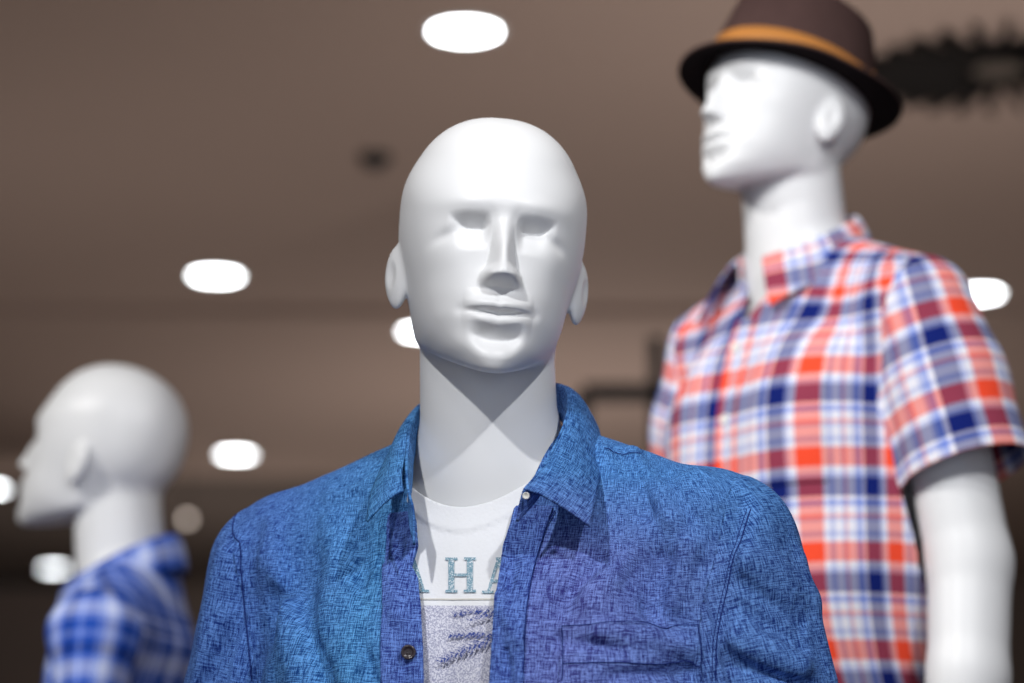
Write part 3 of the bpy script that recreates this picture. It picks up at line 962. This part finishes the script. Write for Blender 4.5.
def closed_shirt(mq, label, mat, seed, arms, sleeves, step=.0042, sx=1.0, sy=1.0):
    zo = mq.pos.z
    sroot = empty('button_shirt', (mq.pos.x, mq.pos.y, 0), mq.by)
    tag(sroot, label, 'shirt')
    fw1 = rand_folds(seed, 9, 25, 60, (1, .6, .5))
    def f(x, y, z):
        d = f_shirt_body(x, y, z)
        for s_ in (1, -1):
            a, b, c, r = sleeves[s_]
            d = smin(d, f_sleeve(x, y, z, a, b, c, r), .022)
        bd = f_torso(x, y, z)
        for a_ in arms: bd = smin(bd, f_arm(x, y, z, a_), .02)
        d = d - .0035 * fw1(x, y, z) * (.35 + .65 * sstep(-.2, -.3, z))
        return smin(d, bd - .0055, .004)
    V, Q = surface_nets(f, (-.40, -.19, -.86), (.40, .24, -.10), step, 3)
    T = tris(Q); x, y, z = V.T
    g_neck = (np.sqrt((x / .068) ** 2 + ((y - .042) / .074) ** 2) - 1) * .07
    # small open V at the throat
    gv = np.where((y < .04) & (z < -.20), np.abs(x) - np.clip((z + .275) * .55, 0, .05), 1.0)
    g_neck = np.minimum(np.where(z < -.30, 1.0, g_neck), gv)
    def xa(z): return np.interp(z, [-.62, -.50, -.40, -.32, -.26, -.22], [.190, .186, .190, .202, .214, .220])
    def part(P):
        x, y, z = P.T
        fs = np.minimum(f_sleeve(x, y, z, *sleeves[1]), f_sleeve(x, y, z, *sleeves[-1]))
        for a_ in arms: fs = np.minimum(fs, f_arm(x, y, z, a_) - .0055)
        w = sstep(-.43, -.37, z)
        return w * (xa(z) - np.abs(x)) + (1 - w) * np.clip(fs - f_shirt_body(x, y, z), -.05, .05)
    gpart = part(V)
    gb = np.minimum(np.minimum(g_neck, gpart), z + .84)
    Vb, Tb, Ub = clip(V, T, gb, cloth_uv(V))
    o = np_mesh('shirt_front', warp(Vb, sx, sy) + [0, 0, zo], Tb, mat, sroot, uv=Ub); solidify(o, .0012)
    for s_ in (1, -1):
        a, b, c, r = sleeves[s_]
        a_, c_ = np.array(a), np.array(c); dr = (c_ - a_) / np.linalg.norm(c_ - a_)
        end = np.linalg.norm(c_ - a_)
        gs = np.minimum(np.where(np.sign(x) == s_, .0015 - gpart, -1.0), end - (V - a_) @ dr)
        Vs, Ts, Us = clip(V, T, gs, sleeve_uv(V, a, c))
        Vs = Vs + grad_dir(f, Vs) * (.0015 * sstep(0, .006, np.abs(Vs[:, 0]) - xa(Vs[:, 2])))[:, None]
        o = np_mesh('sleeve', warp(Vs, sx, sy) + [0, 0, zo], Ts, mat, sroot, uv=Us); solidify(o, .0015)
    # placket strip and buttons
    gp = np.minimum(np.where((y < .03), .016 - np.abs(x), -1.0), np.minimum(-.265 - z, z + .82))
    Vp, Tp, Up = clip(V, T, gp, cloth_uv(V) + [.03, 0])
    Vp = Vp + grad_dir(f, Vp) * .0022
    o = np_mesh('placket', warp(Vp, sx, sy) + [0, 0, zo], Tp, mat, sroot, uv=Up); solidify(o, .0022)
    bvh = BVHTree.FromPolygons([tuple(v) for v in V], [tuple(int(i) for i in t) for t in T])
    for zb in (-.30, -.385, -.47, -.555):
        h, n, _, _ = bvh.ray_cast(Vector((0, -.5, zb)), Vector((0, 1, 0)))
        if h is not None: h = Vector(warp(np.array([tuple(h)]), sx, sy)[0])
        if h is not None: button_mesh('button', h + n * .0024, n, .0065, M['button_pale'], sroot, zo)
    # chest pocket on the wearer's left
    gq = np.minimum(np.minimum(np.where(y < .02, x - .055, -1), .155 - x), np.minimum(-.345 - z, z + .47))
    Vq, Tq, Uq = clip(V, T, gq, cloth_uv(V))
    Vq = Vq + grad_dir(f, Vq) * .0016
    o = np_mesh('pocket', warp(Vq, sx, sy) + [0, 0, zo], Tq, mat, sroot, uv=Uq); solidify(o, .0016)
    return sroot, f, bvh

def gen_collar(mat, sroot, zo, spread=1.0, back=0.0):
    """pointed shirt collar round the neck, body frame"""
    fold, outer, base = [], [], []
    angs = np.radians(np.linspace(-100 + 22, -100 + 22 + 316, 15) - 0)
    n = len(angs)
    for i, a in enumerate(angs):
        # a measured from +x, going round the back; front gap around -90 deg
        fx, fy = math.cos(a), math.sin(a)
        backness = (fy + 1) / 2
        fr = .070 - .002 * backness
        zf = -.192 + .075 * backness
        fold.append((fx * fr, .040 + fy * (fr + .004), zf))
        base.append((fx * .066, .042 + fy * .072, zf - .036))
        ro = .094 - .008 * backness
        zo_ = zf - .048
        e = min(i, n - 1 - i)
        ex = {0: .020, 1: .010, 2: .004}.get(e, 0)
        sx = 1 if i < n / 2 else -1
        outer.append((fx * ro + sx * (.030 if e == 0 else .012 if e == 1 else 0) * spread, .042 + fy * ro - ex * .5 + back * (ex / .02), zo_ - ex))
    outd = lambda p: np.array([p[0], p[1] - .04, .03])
    o = loft('collar', fold, outer, 14, mat, sroot, zo, .005, outd, n=110); solidify(o, .0022)
    o = loft('collar_stand', [(f[0] * .97, .04 + (f[1] - .04) * .97, f[2]) for f in fold], base, 8, mat, sroot, zo, -.001, outd, n=110); solidify(o, .0022)

# tall mannequin at the right
tall = Mannequin(pix_at(770, 108, 2.75), math.radians(-50), math.radians(-55), math.radians(-12), 0, (0, 0, 0))
arm_r = [((.204, .05, -.268), .054), ((.222, .05, -.37), .052), ((.256, .060, -.555), .049), ((.270, .035, -.68), .046), ((.272, .0, -.80), .034)]
arms2 = [arm_r, arm_default(-1)]
make_mannequin(tall, 'white mannequin in a brown hat and coral and navy plaid shirt, taller than the rest', .0024, .005, arms2, sx=(.73, .88))
SL2 = {s_: ((s_ * .204, .050, -.272), (s_ * .235, .052, -.36), (s_ * .262, .058, -.458), (.064, .068, .074)) for s_ in (1, -1)}
tall_shirt, tall_f, tall_bvh = closed_shirt(tall, 'short sleeved coral, navy and white plaid shirt on the mannequin with the hat', M['plaid_red'], 21, arms2, SL2, sx=(.73, .88))
gen_collar(M['plaid_red'], tall_shirt, tall.pos.z)

# mannequin in profile at the left
side = Mannequin(pix_at(96, 451, 3.25), math.radians(-93), math.radians(-105), math.radians(-15), 0, (0, -0.018, 0))
arms3 = [arm_default(1), arm_default(-1)]
make_mannequin(side, 'white mannequin seen in profile facing left in a blue plaid shirt', .0026, .006, arms3, sx=.93, sy=.70)
SL3 = {s_: ((s_ * .204, .050, -.272), (s_ * .262, .056, -.50), (s_ * .285, .05, -.64), (.064, .066, .066)) for s_ in (1, -1)}
side_shirt, side_f, side_bvh = closed_shirt(side, 'blue and white plaid shirt on the mannequin in profile at the left', M['plaid_blue'], 31, arms3, SL3, .005, sx=.93, sy=.70)
gen_collar(M['plaid_blue'], side_shirt, side.pos.z, .6, .026)

# ------------------------------------------------------------------ hat
M['felt'] = mat_plain('brown_felt', (.075, .042, .038), .95, .15, noise=.15, nscale=60, bump=.2)
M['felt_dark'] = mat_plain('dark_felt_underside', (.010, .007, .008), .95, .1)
M['band'] = mat_plain('tan_leather_band', (.50, .20, .045), .6, .3, noise=.15, nscale=25)

def build_hat():
    root = empty('trilby_hat')
    tag(root, 'brown felt trilby hat with a tan band worn by the tall mannequin', 'hat')
    root.matrix_world = tall.MB @ tall.HB @ Matrix.Translation((0, .008, .021)) @ Matrix.Rotation(math.radians(-5), 4, 'X') @ Matrix.Diagonal((1.05, 1.05, 1.05, 1))
    rx, ry = .0845, .1045
    N = 96
    def crown_pt(th, t, off=0.0):
        # t 0..1 wall, 1..2 top
        c, s_ = math.cos(th), math.sin(th)
        if t <= 1:
            k = 1 - .18 * t ** 1.8; h = .098 * t
            front = .5 - .5 * s_          # front is -y
            h *= (1 + .04 * front)
            pin = .010 * t * t * math.exp(-((abs(c) - .55) / .3) ** 2) * max(0, -s_)
            return Vector(((rx * k + off - pin) * c, (ry * k + off - pin) * s_, h))
        q = t - 1; r0 = 1 - q
        k = .82 * (r0 ** .55 if r0 > 0 else 0)
        h = .098 * (1 + .04 * (.5 - .5 * s_)) + .014 * (1 - (1 - q) ** 2)
        x, y = rx * k * c, ry * k * s_
        h -= .022 * math.exp(-(x / .022) ** 2) * sstep(-.085, -.03, -abs(y + .0)) * min(1, q * 2.5)
        return Vector((x, y, h))
    ts_ = list(np.linspace(0, 1, 16)) + list(1 + np.linspace(.04, 1, 18))
    V = [crown_pt(2 * math.pi * i / N, t) for t in ts_ for i in range(N)]
    F = [(j * N + i, j * N + (i + 1) % N, (j + 1) * N + (i + 1) % N, (j + 1) * N + i) for j in range(len(ts_) - 1) for i in range(N)]
    o = np_mesh('crown', np.array([tuple(v) for v in V]), np.array(F), M['felt'], root); solidify(o, .0025)
    # brim
    nr = 16; V = []
    for j in range(nr):
        t = j / (nr - 1)
        for i in range(N):
            th = 2 * math.pi * i / N; c, s_ = math.cos(th), math.sin(th)
            w = .031 * t
            up = .018 * sstep(-.2, 1, s_) + .001 * c * c - .008 * sstep(.3, 1, -s_)
            V.append(((rx + w) * c, (ry + w) * s_, up * t ** 1.8))
    F = np.array([(j * N + i, j * N + (i + 1) % N, (j + 1) * N + (i + 1) % N, (j + 1) * N + i) for j in range(nr - 1) for i in range(N)])
    o = np_mesh('brim', np.array(V), F[:, ::-1], M['felt'], root)
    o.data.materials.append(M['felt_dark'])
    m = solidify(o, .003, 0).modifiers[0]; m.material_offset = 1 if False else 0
    # brim underside as its own part, darker than the upper felt
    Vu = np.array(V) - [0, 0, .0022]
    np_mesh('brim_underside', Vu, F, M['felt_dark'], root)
    # band
    V = []; hs = [(.002, .0005), (.003, .0022), (.030, .0022), (.031, .0005)]
    for h, off in hs:
        for i in range(N):
            p = crown_pt(2 * math.pi * i / N, h / .098, off); V.append((p.x, p.y, h + .0))
    F = [(j * N + i, j * N + (i + 1) % N, (j + 1) * N + (i + 1) % N, (j + 1) * N + i) for j in range(3) for i in range(N)]
    b = np_mesh('hat_band', np.array(V), np.array(F), M['band'], root)
    # bow on the wearer's left side
    bm = bmesh.new()
    th0 = math.radians(38)
    for (dth, h0, h1, off) in ((.0, .004, .029, .0055), (.16, .001, .034, .0045), (-.16, .001, .034, .0045)):
        bmesh.ops.create_uvsphere(bm, u_segments=16, v_segments=10, radius=1,
            matrix=Matrix.Translation(crown_pt(th0 + dth, (h0 + h1) / 2 / .098, off - .001)) @ Matrix.Rotation(th0 + dth, 4, 'Z') @ Matrix.Diagonal((.003, .006 if dth == 0 else .012, (h1 - h0) / 2, 1)))
    me = bpy.data.meshes.new('bow'); bm.to_mesh(me); me.materials.append(M['band'])
    for p_ in me.polygons: p_.use_smooth = True
    o = bpy.data.objects.new('bow', me); col.objects.link(o); o.parent = b
build_hat()

# ------------------------------------------------------------------ the room
ZC = 3.25
M['lamp'] = mat_plain('lamp_glass', (1, 1, 1), .5)
_b = M['lamp'].node_tree.nodes['Principled BSDF']
_b.inputs['Emission Color'].default_value = (.93, .97, 1.0, 1); _b.inputs['Emission Strength'].default_value = 14
M['dim_lamp'] = mat_plain('dim_lamp_glass', (.8, .7, .6), .5)
_b = M['dim_lamp'].node_tree.nodes['Principled BSDF']
_b.inputs['Emission Color'].default_value = (1, .85, .75, 1); _b.inputs['Emission Strength'].default_value = 1.6
M['white_trim'] = mat_plain('lamp_trim', (.7, .7, .7), .4)
M['dark_metal'] = mat_plain('dark_metal', (.012, .011, .011), .5, .3)
M['diffuser_dark'] = mat_plain('diffuser_slots', (.012, .010, .009), .8, .1)
M['wall'] = mat_plain('brown_wall_paint', (.20, .155, .13), .85, .2, noise=.08, nscale=1.2)
M['wall_dark'] = mat_plain('dark_wall_panel', (.11, .085, .072), .8, .2)
M['floor'] = mat_plain('beige_floor_tiles', (.42, .35, .30), .4, .3, noise=.05, nscale=2)

def box(name, x0, x1, y0, y1, z0, z1, mat, parent=None, kind=None):
    bm = bmesh.new()
    bmesh.ops.create_cube(bm, size=1, matrix=Matrix.Translation(((x0 + x1) / 2, (y0 + y1) / 2, (z0 + z1) / 2)) @ Matrix.Diagonal((x1 - x0, y1 - y0, z1 - z0, 1)))
    me = bpy.data.meshes.new(name); bm.to_mesh(me); me.materials.append(mat)
    o = bpy.data.objects.new(name, me); col.objects.link(o)
    if parent: o.parent = parent
    if kind: o['kind'] = kind
    return o

YW = 19.0
box('ceiling', -6, 6, -3, 9.3, ZC, ZC + .1, M['ceiling'], kind='structure')
box('trim_1', -6, 6, 9.3, 13.5, ZC - .035, ZC + .1, M['ceiling'], kind='structure')
box('trim_3', -6, .4, 13.5, YW, ZC - .035, ZC + .1, M['wall_dark'], kind='structure')
box('trim_4', .4, 6, 13.5, YW, ZC - .035, ZC + .1, M['ceiling'], kind='structure')
box('floor', -6, 6, -3, YW, -.1, 0, M['floor'], kind='structure')
box('wall_back', -6, 6, YW, YW + .1, 0, ZC + .1, M['wall'], kind='structure')
box('wall_left', -6.1, -6, -3, YW, 0, ZC + .1, M['wall'], kind='structure')
box('wall_right', 6, 6.1, -3, YW, 0, ZC + .1, M['wall'], kind='structure')

def on_plane(u, v, z):
    d = pix_dir(u, v); return Vector((0, 0, CAMZ)) + d * ((z - CAMZ) / d.z)

def downlight(u, v, label, rad=.094):
    p = on_plane(u, v, ZC)
    z = ZC - (.035 if p.y > 9.3 else 0)
    p = on_plane(u, v, z)
    root = empty('downlight', (p.x, p.y, z)); tag(root, label, 'ceiling light', 'round downlights in the ceiling')
    N = 48
    def ring(prof, name, mat):
        V = [(r_ * math.cos(2 * math.pi * k / N), r_ * math.sin(2 * math.pi * k / N), h) for r_, h in prof for k in range(N)]
        F = [(j * N + k, j * N + (k + 1) % N, (j + 1) * N + (k + 1) % N, (j + 1) * N + k) for j in range(len(prof) - 1) for k in range(N)]
        np_mesh(name, np.array(V), np.array(F), mat, root)
    ring([(rad * .94, -.004), (rad * .98, -.007), (rad * 1.08, -.006), (rad * 1.12, .0)], 'trim_ring', M['white_trim'])
    ring([(.001, -.005), (rad * .5, -.005), (rad * .94, -.004)], 'lamp_glass', M['lamp'])

for u, v, lb in ((465, 30, 'lit round downlight in the ceiling above the bald front mannequin, nearest of them'),
                 (216, 275, 'lit round downlight in the ceiling midway between the left and front heads'),
                 (236, 454, 'lit round downlight beside the back of the left mannequin\'s head'),
                 (54, 568, 'lit round downlight below the chin of the mannequin in profile'),
                 (424, 331, 'lit round downlight half hidden behind the front mannequin\'s jaw'),
                 (977, 293, 'lit round downlight above the short plaid sleeve at the right'),
                 (-9, 488, 'lit round downlight cut by the left edge of the photo')):
    downlight(u, v, lb)

# ceiling air diffuser
def diffuser():
    p = on_plane(998, 64, ZC)
    root = empty('air_diffuser', tuple(p)); tag(root, 'dark round air diffuser with radial slots in the ceiling behind the hat', 'air vent')
    bm = bmesh.new(); R = .215
    bmesh.ops.create_circle(bm, cap_ends=True, segments=64, radius=R, matrix=Matrix.Translation((0, 0, -.004)))
    me = bpy.data.meshes.new('face_plate'); bm.to_mesh(me); me.materials.append(M['diffuser_dark'])
    o = bpy.data.objects.new('face_plate', me); col.objects.link(o); o.parent = root
    bm = bmesh.new()
    for k in range(26):
        a = 2 * math.pi * k / 26
        bmesh.ops.create_cube(bm, size=1, matrix=Matrix.Rotation(a, 4, 'Z') @ Matrix.Translation((.235, 0, -.022)) @ Matrix.Rotation(.6, 4, 'X') @ Matrix.Diagonal((.27, .030, .006, 1)))
    bmesh.ops.create_cone(bm, cap_ends=True, segments=32, radius1=.07, radius2=.06, depth=.014, matrix=Matrix.Translation((0, 0, -.012)))
    for f_ in bm.faces:
        if f_.calc_center_median().to_2d().length < .08: f_.material_index = 1
    me = bpy.data.meshes.new('vane'); bm.to_mesh(me); me.materials.append(M['diffuser_dark']); me.materials.append(M['diffuser_vane'])
    o = bpy.data.objects.new('vane', me); col.objects.link(o); o.parent = root
M['diffuser_vane'] = mat_plain('diffuser_vanes', (.10, .08, .065), .7, .2)
diffuser()

# smoke detector
def detector():
    p = on_plane(375, 155, ZC)
    bm = bmesh.new()
    prof = [(0, -.045), (.020, -.043), (.036, -.036), (.046, -.018), (.050, 0)]
    N = 32; rings = []
    for r_, h in prof:
        rings.append([bm.verts.new((r_ * math.cos(2 * math.pi * k / N), r_ * math.sin(2 * math.pi * k / N), h)) for k in range(N)] if r_ else [bm.verts.new((0, 0, h))])
    for a, b in zip(rings[:-1], rings[1:]):
        for k in range(N):
            if len(a) == 1: bm.faces.new((a[0], b[(k + 1) % N], b[k]))
            else: bm.faces.new((a[k], a[(k + 1) % N], b[(k + 1) % N], b[k]))
    me = bpy.data.meshes.new('ceiling_sensor'); bm.to_mesh(me); me.materials.append(M['dark_metal'])
    o = bpy.data.objects.new('ceiling_sensor', me); col.objects.link(o); o.location = p
    tag(o, 'small dark round sensor on the ceiling left of the front mannequin\'s head', 'sensor')
detector()

# black display frame behind
def frame():
    Y = 7.0
    a = pix_at(583, 393, Y); b = pix_at(657, 393, Y); c = pix_at(657, 338, Y)
    root = empty('display_frame', ((a.x + b.x) / 2, Y, 0)); tag(root, 'tall black metal display frame standing between the front and tall mannequins', 'frame')
    x0 = a.x - root.location.x; x1 = b.x - root.location.x
    box('post', x0 - .02, x0 + .02, -.02, .02, 0, a.z, M['dark_metal'], root)
    box('post', x1 - .022, x1 + .022, -.02, .02, 0, c.z, M['dark_metal'], root)
    box('crossbar', x0, x1, -.02, .02, a.z - .025, a.z + .025, M['dark_metal'], root)
    box('foot', x0 - .02, x0 + .02, -.25, .25, 0, .03, M['dark_metal'], root)
    box('foot', x1 - .02, x1 + .02, -.25, .25, 0, .03, M['dark_metal'], root)
frame()

# far, dark end of the shop
def cabinet():
    a = pix_at(20, 575, 12.5); 
    root = empty('wall_cabinet', (a.x, 12.9, 0)); tag(root, 'dark tall cabinet at the far end beyond the mannequin in profile', 'cabinet')
    box('carcass', -1.2, .55, -.25, .25, 0, a.z, M['dark_metal'], root)
    box('door', -.30, .53, -.27, -.255, .1, a.z - .05, M['wall_dark'], root)
    box('door', -1.16, -.32, -.27, -.255, .1, a.z - .05, M['wall_dark'], root)
cabinet()
def small_lamp():
    p = pix_at(187, 519, 13.0)
    root = empty('pendant_lamp', tuple(p)); tag(root, 'small dim pendant lamp hanging far behind the left mannequin\'s neck', 'lamp')
    bm = bmesh.new(); bmesh.ops.create_uvsphere(bm, u_segments=20, v_segments=12, radius=.022)
    me = bpy.data.meshes.new('lamp_glass'); bm.to_mesh(me); me.materials.append(M['dim_lamp'])
    o = bpy.data.objects.new('lamp_glass', me); col.objects.link(o); o.parent = root
    bm = bmesh.new(); bmesh.ops.create_cone(bm, cap_ends=True, segments=24, radius1=.004, radius2=.004, depth=ZC - .035 - p.z - .02, matrix=Matrix.Translation((0, 0, (ZC - .035 - p.z + .02) / 2)))
    me = bpy.data.meshes.new('cord'); bm.to_mesh(me); me.materials.append(M['dark_metal'])
    o = bpy.data.objects.new('cord', me); col.objects.link(o); o.parent = root
small_lamp()
